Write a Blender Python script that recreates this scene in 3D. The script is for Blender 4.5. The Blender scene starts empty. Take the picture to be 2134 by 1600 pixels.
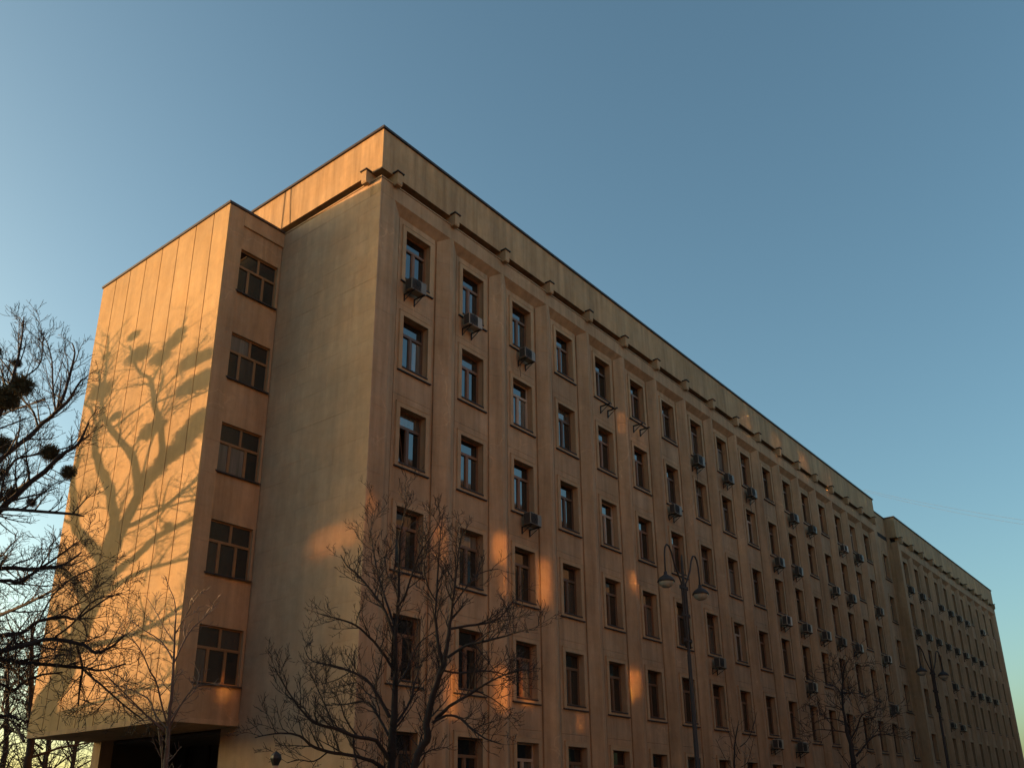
import bpy, math, random
from mathutils import Vector, Matrix
import numpy as np

# ------------------------------------------------------------------ camera, sky, sun, exposure
scene = bpy.context.scene
COL = scene.collection
H = 22.4                                   # height of the main wall top above the ground (m)
CAM = Vector((-17.335, -19.358, H - 20.809))
YAW, PITCH, ROLL = 0.90088, 0.35592, 0.010086
FPX, CXP, CYP = 1879.2, 1067.0, 1001.7     # focal length and principal point for a 2134 px wide frame


def cam_axes():
    cy, sy, cp, sp = math.cos(YAW), math.sin(YAW), math.cos(PITCH), math.sin(PITCH)
    fwd = Vector((sy * cp, cy * cp, sp))
    right = Vector((cy, -sy, 0))
    down = fwd.cross(right)
    c, s = math.cos(ROLL), math.sin(ROLL)
    return c * right + s * down, -s * right + c * down, fwd


RT, DN, FW = cam_axes()
cd = bpy.data.cameras.new('camera')
cd.sensor_width = 36.0
cd.lens = 36.0 * FPX / 2134.0
cd.shift_y = (CYP - 800.0) / 2134.0
cd.clip_start = 0.1
cd.clip_end = 3000.0
cam = bpy.data.objects.new('camera', cd)
COL.objects.link(cam)
m = Matrix.Identity(4)
for i in range(3):
    m[i][0], m[i][1], m[i][2], m[i][3] = RT[i], -DN[i], -FW[i], CAM[i]
cam.matrix_world = m
scene.camera = cam

SUN_AZ = Vector((-1.0, 2.35, 0)).normalized()
SUN_EL = math.radians(3.3)
TO_SUN = (SUN_AZ * math.cos(SUN_EL) + Vector((0, 0, math.sin(SUN_EL)))).normalized()

world = bpy.data.worlds.new('World')
scene.world = world
world.use_nodes = True
wn, wl = world.node_tree.nodes, world.node_tree.links
wn.clear()
wo = wn.new('ShaderNodeOutputWorld')
bg = wn.new('ShaderNodeBackground')
sky = wn.new('ShaderNodeTexSky')
sky.sky_type = 'NISHITA'
sky.sun_disc = False
sky.sun_elevation = SUN_EL
sky.sun_rotation = math.atan2(SUN_AZ.x, SUN_AZ.y)
sky.altitude = 0
sky.air_density = 0.78
sky.dust_density = 2.6
sky.ozone_density = 1.25
bg.inputs['Strength'].default_value = 0.15
tint = wn.new('ShaderNodeMix')
tint.data_type = 'RGBA'
tint.blend_type = 'MULTIPLY'
tint.inputs['Factor'].default_value = 1.0
tint.inputs['B'].default_value = (0.88, 1.0, 0.925, 1)      # camera white balance: skies a little towards teal
wl.new(sky.outputs[0], tint.inputs['A'])
gam = wn.new('ShaderNodeGamma')
gam.inputs['Gamma'].default_value = 1.13
wl.new(tint.outputs['Result'], gam.inputs['Color'])
wl.new(gam.outputs['Color'], bg.inputs['Color'])
wl.new(bg.outputs[0], wo.inputs['Surface'])

sd = bpy.data.lights.new('sun', 'SUN')
sd.energy = 3.15
sd.angle = math.radians(0.45)
sd.color = (1.0, 0.525, 0.22)
sun = bpy.data.objects.new('sun', sd)
COL.objects.link(sun)
sun.location = TO_SUN * 200
sun.rotation_euler = TO_SUN.to_track_quat('Z', 'Y').to_euler()

vs = scene.view_settings
vs.view_transform = 'Standard'
vs.look = 'None'
vs.exposure = 1.74
vs.gamma = 1.0
vs.use_curve_mapping = False
scene.cycles.use_denoising = True
scene.cycles.max_bounces = 8
scene.cycles.use_guiding = True             # finds the sunlight thrown back by the windows across the street
scene.cycles.guiding_training_samples = 128
scene.cycles.sample_clamp_indirect = 0
scene.cycles.blur_glossy = 0.0


# ------------------------------------------------------------------ helpers
def ray(x, y):
    return (RT * ((x - CXP) / FPX) + DN * ((y - CYP) / FPX) + FW).normalized()


def at(x, y, h):
    """point seen at photo pixel (x, y), at horizontal distance h from the camera"""
    d = ray(x, y)
    return CAM + d * (h / math.hypot(d.x, d.y))


def px2m(p, w):
    """width in metres of something w photo pixels wide at point p"""
    return w * (p - CAM).dot(FW) / FPX


class MB:
    def __init__(self):
        self.v, self.f, self.mi = [], [], []
        self.cur = 0

    def quad(self, a, b, c, d):
        n = len(self.v)
        self.v += [tuple(a), tuple(b), tuple(c), tuple(d)]
        self.f.append((n, n + 1, n + 2, n + 3))

    def tri(self, a, b, c):
        n = len(self.v)
        self.v += [tuple(a), tuple(b), tuple(c)]
        self.f.append((n, n + 1, n + 2))

    def box(self, x0, x1, y0, y1, z0, z1, bev=0.0):
        n = len(self.v)
        if not bev:
            self.v += [(x0, y0, z0), (x1, y0, z0), (x1, y1, z0), (x0, y1, z0),
                       (x0, y0, z1), (x1, y0, z1), (x1, y1, z1), (x0, y1, z1)]
            for q in ((3, 2, 1, 0), (4, 5, 6, 7), (0, 1, 5, 4), (1, 2, 6, 5), (2, 3, 7, 6), (3, 0, 4, 7)):
                self.f.append(tuple(n + i for i in q))
        else:
            b = bev
            poly = [(x0 + b, y0), (x1 - b, y0), (x1, y0 + b), (x1, y1 - b), (x1 - b, y1), (x0 + b, y1), (x0, y1 - b), (x0, y0 + b)]
            cx, cy = (x0 + x1) / 2, (y0 + y1) / 2
            ins = [(cx + (p[0] - cx) * (1 - b / max(x1 - x0, 1e-6) * 2), cy + (p[1] - cy) * (1 - b / max(y1 - y0, 1e-6) * 2)) for p in poly]
            rings = [(ins, z0), (poly, z0 + b), (poly, z1 - b), (ins, z1)]
            for pl, z in rings:
                self.v += [(p[0], p[1], z) for p in pl]
            for r in range(3):
                for i in range(8):
                    j = (i + 1) % 8
                    self.f.append((n + r * 8 + i, n + r * 8 + j, n + r * 8 + 8 + j, n + r * 8 + 8 + i))
            self.f.append(tuple(n + i for i in range(7, -1, -1)))
            self.f.append(tuple(n + 24 + i for i in range(8)))

    def prism(self, poly, z0, z1):
        """poly: (x, y) list, counter-clockwise from above"""
        n, k = len(self.v), len(poly)
        self.v += [(p[0], p[1], z0) for p in poly] + [(p[0], p[1], z1) for p in poly]
        for i in range(k):
            j = (i + 1) % k
            self.f.append((n + i, n + j, n + k + j, n + k + i))
        self.f.append(tuple(n + i for i in range(k - 1, -1, -1)))
        self.f.append(tuple(n + k + i for i in range(k)))

    def prism_x(self, poly, x0, x1):
        """poly: (y, z) list extruded along x"""
        n, k = len(self.v), len(poly)
        self.v += [(x0, p[0], p[1]) for p in poly] + [(x1, p[0], p[1]) for p in poly]
        for i in range(k):
            j = (i + 1) % k
            self.f.append((n + i, n + j, n + k + j, n + k + i))
        self.f.append(tuple(n + i for i in range(k - 1, -1, -1)))
        self.f.append(tuple(n + k + i for i in range(k)))

    def tube(self, pts, rad, n=6, cap=True):
        pts = [Vector(p) for p in pts]
        if not hasattr(rad, '__len__'):
            rad = [rad] * len(pts)
        t0 = (pts[1] - pts[0]).normalized()
        u = t0.orthogonal().normalized()
        base = len(self.v)
        L = len(pts)
        for i, p in enumerate(pts):
            t = (pts[min(i + 1, L - 1)] - pts[max(i - 1, 0)])
            if t.length < 1e-9:
                t = t0
            t.normalize()
            u = (u - t * u.dot(t))
            if u.length < 1e-6:
                u = t.orthogonal()
            u.normalize()
            w = t.cross(u)
            r = rad[i]
            for k in range(n):
                a = 2 * math.pi * k / n
                q = p + (u * math.cos(a) + w * math.sin(a)) * r
                self.v.append((q.x, q.y, q.z))
        for i in range(L - 1):
            for k in range(n):
                a = base + i * n + k
                b = base + i * n + (k + 1) % n
                self.f.append((a, b, b + n, a + n))
        if cap and n > 3:
            self.f.append(tuple(base + k for k in range(n - 1, -1, -1)))
            self.f.append(tuple(base + (L - 1) * n + k for k in range(n)))

    def disc(self, c, axis, r, n=20, z=0.0):
        axis = Vector(axis).normalized()
        u = axis.orthogonal().normalized()
        w = axis.cross(u)
        b = len(self.v)
        for k in range(n):
            a = 2 * math.pi * k / n
            q = Vector(c) + (u * math.cos(a) + w * math.sin(a)) * r
            self.v.append(tuple(q))
        self.f.append(tuple(b + k for k in range(n)))

    def lathe(self, c, prof, n=20):
        """prof: (radius, z) pairs about the vertical axis through c"""
        c = Vector(c)
        b = len(self.v)
        for r, z in prof:
            for k in range(n):
                a = 2 * math.pi * k / n
                self.v.append((c.x + r * math.cos(a), c.y + r * math.sin(a), c.z + z))
        for i in range(len(prof) - 1):
            for k in range(n):
                p, q = b + i * n + k, b + i * n + (k + 1) % n
                self.f.append((p, q, q + n, p + n))

    def mesh(self, name, mats, smooth=False):
        me = bpy.data.meshes.new(name)
        me.from_pydata(self.v, [], self.f)
        for mt in (mats if isinstance(mats, (list, tuple)) else [mats]):
            me.materials.append(mt)
        if smooth:
            me.polygons.foreach_set('use_smooth', [True] * len(me.polygons))
        me.update()
        return me

    def build(self, name, mat, parent=None, loc=(0, 0, 0), smooth=False):
        return place(name, self.mesh(name, mat, smooth), parent, loc)


def place(name, me, parent=None, loc=(0, 0, 0), rz=0.0):
    o = bpy.data.objects.new(name, me)
    COL.objects.link(o)
    o.location = loc
    o.rotation_euler = (0, 0, rz)
    if parent is not None:
        o.parent = parent
    return o


def thing(name, label, cat, loc=(0, 0, 0), rz=0.0, group=None):
    o = bpy.data.objects.new(name, None)
    COL.objects.link(o)
    o.location = loc
    o.rotation_euler = (0, 0, rz)
    o['label'] = label
    o['category'] = cat
    if group:
        o['group'] = group
    return o


def copy_tree(o, parent=None):
    c = o.copy()
    COL.objects.link(c)
    if parent is not None:
        c.parent = parent
    for ch in o.children:
        copy_tree(ch, c)
    return c


# ------------------------------------------------------------------ materials
def newmat(name):
    mt = bpy.data.materials.new(name)
    mt.use_nodes = True
    nt = mt.node_tree
    return mt, nt.nodes, nt.links, nt.nodes['Principled BSDF']


def plain(name, col, rough=0.6, metal=0.0, var=0.15, scale=6.0):
    mt, N, L, P = newmat(name)
    g = N.new('ShaderNodeNewGeometry')
    nz = N.new('ShaderNodeTexNoise')
    nz.inputs['Scale'].default_value = scale
    nz.inputs['Detail'].default_value = 5
    L.new(g.outputs['Position'], nz.inputs['Vector'])
    mx = N.new('ShaderNodeMix')
    mx.data_type = 'RGBA'
    mx.inputs['A'].default_value = (*[c * (1 - var) for c in col], 1)
    mx.inputs['B'].default_value = (*[min(1, c * (1 + var)) for c in col], 1)
    L.new(nz.outputs['Fac'], mx.inputs['Factor'])
    L.new(mx.outputs['Result'], P.inputs['Base Color'])
    P.inputs['Roughness'].default_value = rough
    P.inputs['Metallic'].default_value = metal
    return mt


def stone(name, col, objvar=0.0, streak=0.25, bump=0.25, tint=(1.0, 0.95, 0.86), crack=False):
    """weathered limestone cladding: broad blotches, vertical rain streaks, fine grain"""
    mt, N, L, P = newmat(name)
    g = N.new('ShaderNodeNewGeometry')
    pos = g.outputs['Position']

    def noise(scale, detail=6, vec=None, rough=0.6):
        n = N.new('ShaderNodeTexNoise')
        n.inputs['Scale'].default_value = scale
        n.inputs['Detail'].default_value = detail
        n.inputs['Roughness'].default_value = rough
        L.new(vec or pos, n.inputs['Vector'])
        return n.outputs['Fac']

    def ramp(v, a, b, lo, hi):
        r = N.new('ShaderNodeMapRange')
        r.inputs['From Min'].default_value = a
        r.inputs['From Max'].default_value = b
        r.inputs['To Min'].default_value = lo
        r.inputs['To Max'].default_value = hi
        L.new(v, r.inputs['Value'])
        return r.outputs['Result']

    def mul(a, b):
        n = N.new('ShaderNodeMath')
        n.operation = 'MULTIPLY'
        L.new(a, n.inputs[0])
        L.new(b, n.inputs[1])
        return n.outputs[0]

    mp = N.new('ShaderNodeMapping')
    mp.inputs['Scale'].default_value = (1.0, 1.0, 0.09)
    L.new(pos, mp.inputs['Vector'])
    k = mul(ramp(noise(0.35, 5), 0.3, 0.7, 0.86, 1.1), ramp(noise(2.6, 6, mp.outputs[0]), 0.35, 0.75, 1 + streak * .35, 1 - streak))
    k = mul(k, ramp(noise(3.0, 8, None, 0.7), 0.3, 0.7, 0.9, 1.08))
    k = mul(k, ramp(noise(60, 3), 0.3, 0.7, 0.93, 1.06))
    if objvar:
        oi = N.new('ShaderNodeObjectInfo')
        k = mul(k, ramp(oi.outputs['Random'], 0, 1, 1 - objvar, 1 + objvar))
    if crack:                                # pale patched cracks wandering through the render
        wob = N.new('ShaderNodeTexNoise')
        wob.inputs['Scale'].default_value = 1.6
        wob.inputs['Detail'].default_value = 6
        L.new(pos, wob.inputs['Vector'])
        ad = N.new('ShaderNodeVectorMath')
        ad.operation = 'ADD'
        L.new(pos, ad.inputs[0])
        L.new(wob.outputs['Color'], ad.inputs[1])
        vo = N.new('ShaderNodeTexVoronoi')
        vo.feature = 'DISTANCE_TO_EDGE'
        vo.inputs['Scale'].default_value = 0.21
        L.new(ad.outputs[0], vo.inputs['Vector'])
        line = ramp(vo.outputs['Distance'], 0.0, 0.006, 0.0, 1.0)
        mask = ramp(noise(0.17, 2), 0.52, 0.6, 1.0, 0.0)
        mxx = N.new('ShaderNodeMath')
        mxx.operation = 'MAXIMUM'
        L.new(line, mxx.inputs[0])
        L.new(mask, mxx.inputs[1])
        k = mul(k, ramp(mxx.outputs[0], 0, 1, 1.28, 1.0))
        k = mul(k, ramp(noise(1.1, 7, mp.outputs[0], 0.75), 0.52, 0.72, 1.0, 0.8))
    warm = N.new('ShaderNodeMix')
    warm.data_type = 'RGBA'
    warm.inputs['A'].default_value = (*col, 1)
    warm.inputs['B'].default_value = (col[0] * tint[0], col[1] * tint[1], col[2] * tint[2], 1)
    L.new(ramp(noise(0.9, 4), 0.35, 0.65, 0, 1), warm.inputs['Factor'])
    sc = N.new('ShaderNodeVectorMath')
    sc.operation = 'SCALE'
    L.new(warm.outputs['Result'], sc.inputs[0])
    L.new(k, sc.inputs['Scale'])
    L.new(sc.outputs[0], P.inputs['Base Color'])
    P.inputs['Roughness'].default_value = 0.85
    P.inputs['Specular IOR Level'].default_value = 0.25
    b = N.new('ShaderNodeBump')
    b.inputs['Strength'].default_value = bump
    b.inputs['Distance'].default_value = 0.02
    L.new(noise(14, 8, None, 0.7), b.inputs['Height'])
    L.new(b.outputs[0], P.inputs['Normal'])
    return mt


def varied(mt, stops):
    """give each object of a kind its own tone: stops are (position, colour)"""
    N, L = mt.node_tree.nodes, mt.node_tree.links
    P = N['Principled BSDF']
    oi = N.new('ShaderNodeObjectInfo')
    cr = N.new('ShaderNodeValToRGB')
    cr.color_ramp.interpolation = 'CONSTANT'
    e = cr.color_ramp.elements
    e[0].position, e[0].color = stops[0][0], (*stops[0][1], 1)
    e[1].position, e[1].color = stops[1][0], (*stops[1][1], 1)
    for p, c in stops[2:]:
        e.new(p).color = (*c, 1)
    L.new(oi.outputs['Random'], cr.inputs['Fac'])
    old = P.inputs['Base Color'].links[0].from_node
    mx = N.new('ShaderNodeMix')
    mx.data_type = 'RGBA'
    mx.blend_type = 'MULTIPLY'
    mx.inputs['Factor'].default_value = 1.0
    L.new(old.outputs['Result'], mx.inputs['A'])
    L.new(cr.outputs['Color'], mx.inputs['B'])
    L.new(mx.outputs['Result'], P.inputs['Base Color'])
    return mt


def glassmat(name):
    """a window pane over a dark room: reflects the street, a few rooms have pale curtains"""
    mt, N, L, P = newmat(name)
    oi = N.new('ShaderNodeObjectInfo')
    cr = N.new('ShaderNodeValToRGB')
    cr.color_ramp.interpolation = 'CONSTANT'
    e = cr.color_ramp.elements
    e[0].position, e[0].color = 0.0, (0.012, 0.013, 0.015, 1)
    e[1].position, e[1].color = 0.55, (0.025, 0.024, 0.024, 1)
    for p, c in ((0.72, (0.07, 0.06, 0.052, 1)), (0.84, (0.14, 0.125, 0.105, 1)), (0.93, (0.26, 0.235, 0.2, 1))):
        q = e.new(p)
        q.color = c
    L.new(oi.outputs['Random'], cr.inputs['Fac'])
    g = N.new('ShaderNodeNewGeometry')
    wv = N.new('ShaderNodeTexNoise')
    mp = N.new('ShaderNodeMapping')
    mp.inputs['Scale'].default_value = (9, 9, 0.35)
    L.new(g.outputs['Position'], mp.inputs['Vector'])
    L.new(mp.outputs[0], wv.inputs['Vector'])
    wv.inputs['Scale'].default_value = 1.0
    sc = N.new('ShaderNodeVectorMath')
    sc.operation = 'SCALE'
    L.new(cr.outputs['Color'], sc.inputs[0])
    L.new(wv.outputs['Fac'], sc.inputs['Scale'])
    L.new(sc.outputs[0], P.inputs['Base Color'])
    P.inputs['Roughness'].default_value = 0.03
    P.inputs['IOR'].default_value = 2.1
    n2 = N.new('ShaderNodeTexNoise')
    n2.inputs['Scale'].default_value = 1.3
    L.new(g.outputs['Position'], n2.inputs['Vector'])
    b = N.new('ShaderNodeBump')
    b.inputs['Strength'].default_value = 0.05
    b.inputs['Distance'].default_value = 0.03
    L.new(n2.outputs['Fac'], b.inputs['Height'])
    L.new(b.outputs[0], P.inputs['Normal'])
    return mt


M_FAC = stone('facade_stone', (0.43, 0.285, 0.17), objvar=0.025, streak=0.34, crack=True)
M_BLOCK = stone('end_wall_stone', (0.46, 0.315, 0.20), objvar=0.03, streak=0.15, tint=(1.04, 0.96, 0.9))
M_PANEL = stone('wing_panel_stone', (0.43, 0.295, 0.155), objvar=0.05, streak=0.16)
M_PARA = stone('parapet_stone', (0.43, 0.29, 0.165), streak=0.42)
M_TRIM = stone('trim_stone', (0.43, 0.295, 0.175), streak=0.15)
M_CAP = plain('dark_roof_metal', (0.045, 0.033, 0.03), 0.55, 0.3)
M_SLOTSHADE = plain('gutter_slot_shade', (0.016, 0.013, 0.012), 0.9)  # near-black colour paints the shade inside the roof slot
M_WOOD = plain('brown_window_paint', (0.15, 0.082, 0.042), 0.5, 0, 0.2, 3)
varied(M_WOOD, [(0, (1, 1, 1)), (.35, (.7, .7, .72)), (.6, (1.25, 1.1, 1.0)), (.86, (2.6, 3.6, 5.2)), (.95, (.8, .7, .6))])
M_OCHRE = plain('ochre_window_paint', (0.23, 0.125, 0.052), 0.5, 0, 0.2, 3)
M_GLASS = glassmat('window_glass')
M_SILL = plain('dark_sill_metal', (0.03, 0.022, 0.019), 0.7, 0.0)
M_ACW = plain('weathered_white_enamel', (0.46, 0.41, 0.35), 0.45, 0, 0.15)
varied(M_ACW, [(0, (.42, .38, .32)), (.3, (.68, .62, .54)), (.55, (.34, .32, .27)), (.82, (1.0, .96, .9)), (.9, (.5, .42, .33))])
M_ACD = plain('dark_fan_plastic', (0.05, 0.042, 0.036), 0.9)
M_STEEL = plain('dark_painted_steel', (0.03, 0.027, 0.026), 0.5, 0.5)
M_LAMP = plain('grey_lamp_metal', (0.024, 0.019, 0.017), 0.7, 0.0)
M_OPAL = plain('opal_lamp_glass', (0.34, 0.33, 0.27), 0.25, 0, 0.05)
M_BARK = plain('dark_bark', (0.016, 0.0125, 0.012), 0.9, 0, 0.35, 9)
M_TWIG = plain('twig_bark', (0.018, 0.0135, 0.013), 0.85, 0, 0.3, 9)
M_PALEBARK = plain('pale_young_bark', (0.085, 0.06, 0.05), 0.7, 0, 0.4, 12)
M_MIST = plain('mistletoe_leaf', (0.06, 0.055, 0.024), 0.8, 0, 0.4, 5)
M_GROUND = plain('dry_earth', (0.07, 0.055, 0.042), 0.95, 0, 0.3, 0.5)
M_ASPH = plain('asphalt', (0.05, 0.05, 0.052), 0.9, 0, 0.2, 4)
M_PAVE = plain('pavement_slabs', (0.13, 0.12, 0.105), 0.9, 0, 0.15, 2)
M_OPP = stone('opposite_plaster', (0.41, 0.245, 0.125), streak=0.15)
M_BRICK = plain('dark_brick', (0.075, 0.055, 0.047), .9, 0, .25, 2)
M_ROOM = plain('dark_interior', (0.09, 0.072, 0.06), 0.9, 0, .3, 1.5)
M_CABLE = plain('black_cable', (0.02, 0.02, 0.02), 0.6)

# ------------------------------------------------------------------ ground
def structure(o):
    o['kind'] = 'structure'
    return o

b = MB()
b.quad((-1500, -1500, 0), (1500, -1500, 0), (1500, 1500, 0), (-1500, 1500, 0))
structure(b.build('ground', M_GROUND))
b = MB()
b.box(-120, 220, -14.0, -2.0, -0.2, 0.12)
b.box(-120, 220, -14.15, -14.0, -0.2, 0.15)
structure(b.build('pavement', M_PAVE))
b = MB()
b.quad((-120, -30, 0.004), (220, -30, 0.004), (220, -14.15, 0.004), (-120, -14.15, 0.004))
structure(b.build('road', M_ASPH))

# ------------------------------------------------------------------ the office building
BLD = thing('office_building', 'long six-storey tan stone office building with dark parapet line and projecting stair wing', 'building')
PITCH_F = 3.43
PB = 0.26                                   # depth of the window bays behind the pilaster ridges
OPW, OPH = 0.61, 1.96                       # half width and height of a window opening
REV = 0.30                                  # reveal depth


# --- shared meshes; origin of a bay piece: window centre x, bay plane y = 0, opening head z = 0
def bay_panel_mesh():
    b = MB()
    x0, x1, zt, zb = -0.93, 0.87, 0.43 - 0.004, 0.43 - PITCH_F + 0.004
    for (a, c, d, e) in ((x0, -OPW, zb, zt), (OPW, x1, zb, zt), (-OPW, OPW, 0, zt), (-OPW, OPW, zb, -OPH)):
        b.quad((a, 0, d), (c, 0, d), (c, 0, e), (a, 0, e))
    r = REV
    b.quad((-OPW, 0, -OPH), (-OPW, r, -OPH), (-OPW, r, 0), (-OPW, 0, 0))
    b.quad((OPW, r, -OPH), (OPW, 0, -OPH), (OPW, 0, 0), (OPW, r, 0))
    b.quad((-OPW, r, 0), (OPW, r, 0), (OPW, 0, 0), (-OPW, 0, 0))
    b.quad((-OPW, 0, -OPH), (OPW, 0, -OPH), (OPW, r, -OPH), (-OPW, r, -OPH))
    # edges of the slab and the narrow channels beside it
    b.quad((x0, 0.07, zb), (x0, 0, zb), (x0, 0, zt), (x0, 0.07, zt))
    b.quad((x1, 0, zb), (x1, 0.07, zb), (x1, 0.07, zt), (x1, 0, zt))
    b.quad((x0, 0, zt), (x1, 0, zt), (x1, 0.07, zt), (x0, 0.07, zt))
    b.quad((x0, 0.07, zb), (x1, 0.07, zb), (x1, 0, zb), (x0, 0, zb))
    b.quad((-1.02, 0.07, zb - .004), (x0, 0.07, zb - .004), (x0, 0.07, zt + .004), (-1.02, 0.07, zt + .004))
    b.quad((x1, 0.07, zb - .004), (1.03, 0.07, zb - .004), (1.03, 0.07, zt + .004), (x1, 0.07, zt + .004))
    return b.mesh('wall_panel', M_FAC)


def surround_mesh():
    """flat moulded stone frame round an opening, proud of the bay, with a ledge coloured as its shadow line"""
    b = MB()
    i, o, t = OPW, OPW + 0.165, 0.045
    zt, zb = 0.16, -OPH - 0.13
    b.box(-o, -i, -t, 0.02, zb, zt)
    b.box(i, o, -t, 0.02, zb, zt)
    b.box(-i, i, -t, 0.02, 0.0, zt)
    b.box(-i, i, -t, 0.02, zb, -OPH)
    b.box(-o - 0.02, o + 0.02, -t - 0.012, 0.015, zt, zt + 0.025)
    b.box(-o - 0.02, -o, -t + 0.02, 0.015, zb, zt)
    b.box(o, o + 0.02, -t + 0.02, 0.015, zb, zt)
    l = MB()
    l.box(-o - 0.025, o + 0.025, -t - 0.03, 0.02, zb - 0.04, zb - .001)  # ledge darkened to paint the shadow line under the surround
    return b.mesh('surround', M_TRIM), l.mesh('shadow_ledge', M_SILL)


FY = 0.21                                   # front of the timber frame inside the reveal


def frame_mesh(mat):
    b = MB()
    w, z0, z1, y0, y1 = OPW, -OPH + 0.02, 0.0, FY, FY + 0.07
    tr = -0.56
    b.box(-w, -w + 0.055, y0, y1, z0, z1)
    b.box(w - 0.055, w, y0, y1, z0, z1)
    b.box(-w + 0.055, w - 0.055, y0, y1, z1 - 0.055, z1)
    b.box(-w + 0.055, w - 0.055, y0, y1, z0, z0 + 0.07)
    b.box(-w + 0.055, w - 0.055, y0 - 0.012, y1, tr - 0.05, tr + 0.05)
    b.box(-0.055, 0.055, y0 - 0.006, y1, z0 + 0.07, tr - 0.05)
    for a, c in ((-w + 0.055, -0.055), (0.055, w - 0.055)):     # casement stiles
        b.box(a, a + 0.035, y0 + 0.015, y1, z0 + 0.07, tr - 0.05)
        b.box(c - 0.035, c, y0 + 0.015, y1, z0 + 0.07, tr - 0.05)
    return b.mesh('window', mat)


def pane_mesh(x0, x1, z0, z1, y):
    b = MB()
    b.quad((x0, y, z0), (x1, y, z0), (x1, y, z1), (x0, y, z1))
    return b.mesh('pane', M_GLASS)


def sill_mesh():
    b = MB()
    b.prism_x([(-0.075, -OPH + 0.015), (FY + 0.01, -OPH + 0.045), (FY + 0.01, -OPH + 0.003), (-0.047, -OPH + 0.003), (-0.047, -OPH - .035), (-0.075, -OPH - 0.035)][::-1], -OPW + 0.004, OPW - 0.004)
    return b.mesh('sill', M_SILL)


ME_PANEL, ME_FRAME, ME_SILL = bay_panel_mesh(), frame_mesh(M_WOOD), sill_mesh()
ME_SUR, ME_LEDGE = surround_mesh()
ME_P1 = pane_mesh(-OPW + .05, OPW - .05, -0.52, -0.05, FY + 0.045)
ME_P2 = pane_mesh(-OPW + .08, -0.05, -OPH + .08, -0.60, FY + 0.045)
ME_P3 = pane_mesh(0.05, OPW - .08, -OPH + .08, -0.60, FY + 0.045)


def window(x, y, z, tilted=False):
    w = place('window', ME_FRAME, BLD, (x, y, z))
    place('surround', ME_SUR, w)
    place('shadow_ledge', ME_LEDGE, w)
    place('sill', ME_SILL, w)
    place('pane', ME_P1, w)
    p = place('pane', ME_P2, w)
    place('pane', ME_P3, w)
    if tilted:                               # casement tipped inwards at the top
        p.rotation_euler = (math.radians(-9), 0, 0)
        p.location = (0, 0.31 + 0.02, -0.03)
        q = MB()
        a, c, z0, z1 = -OPW + .07, -0.06, -OPH + .07, -0.6
        for r in ((a, a + .05, z0, z1), (c - .05, c, z0, z1), (a + .05, c - .05, z0, z0 + .05), (a + .05, c - .05, z1 - .05, z1)):
            q.box(r[0], r[1], FY + .03, FY + .06, r[2], r[3])
        s = q.build('sash', M_WOOD, w)
        s.rotation_euler = p.rotation_euler
        s.location = p.location
    return w


# --- pilaster: shallow prism with a narrow ridge, cut into courses
def pilaster_mesh(poly, ztop, name, mat, inset):
    b = MB()
    n = 20
    hgt = PITCH_F / 3
    z = ztop
    while z > 0.01:
        z0 = max(z - hgt, 0)
        b.prism(poly, z0 + 0.003, z - 0.003)
        z -= hgt
    cx = sum(p[0] for p in poly) / len(poly)
    b.prism(inset, 0, ztop)
    return b.mesh(name, mat)


ME_PIL = pilaster_mesh([(-.53, PB + .09), (-.53, PB), (-.08, 0), (.08, 0), (.53, PB), (.53, PB + .09)], H - 0.588, 'pilaster', M_FAC,
                       [(-.52, PB + .12), (-.52, PB + .004), (-.077, .006), (.077, .006), (.52, PB + .004), (.52, PB + .12)])


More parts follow.
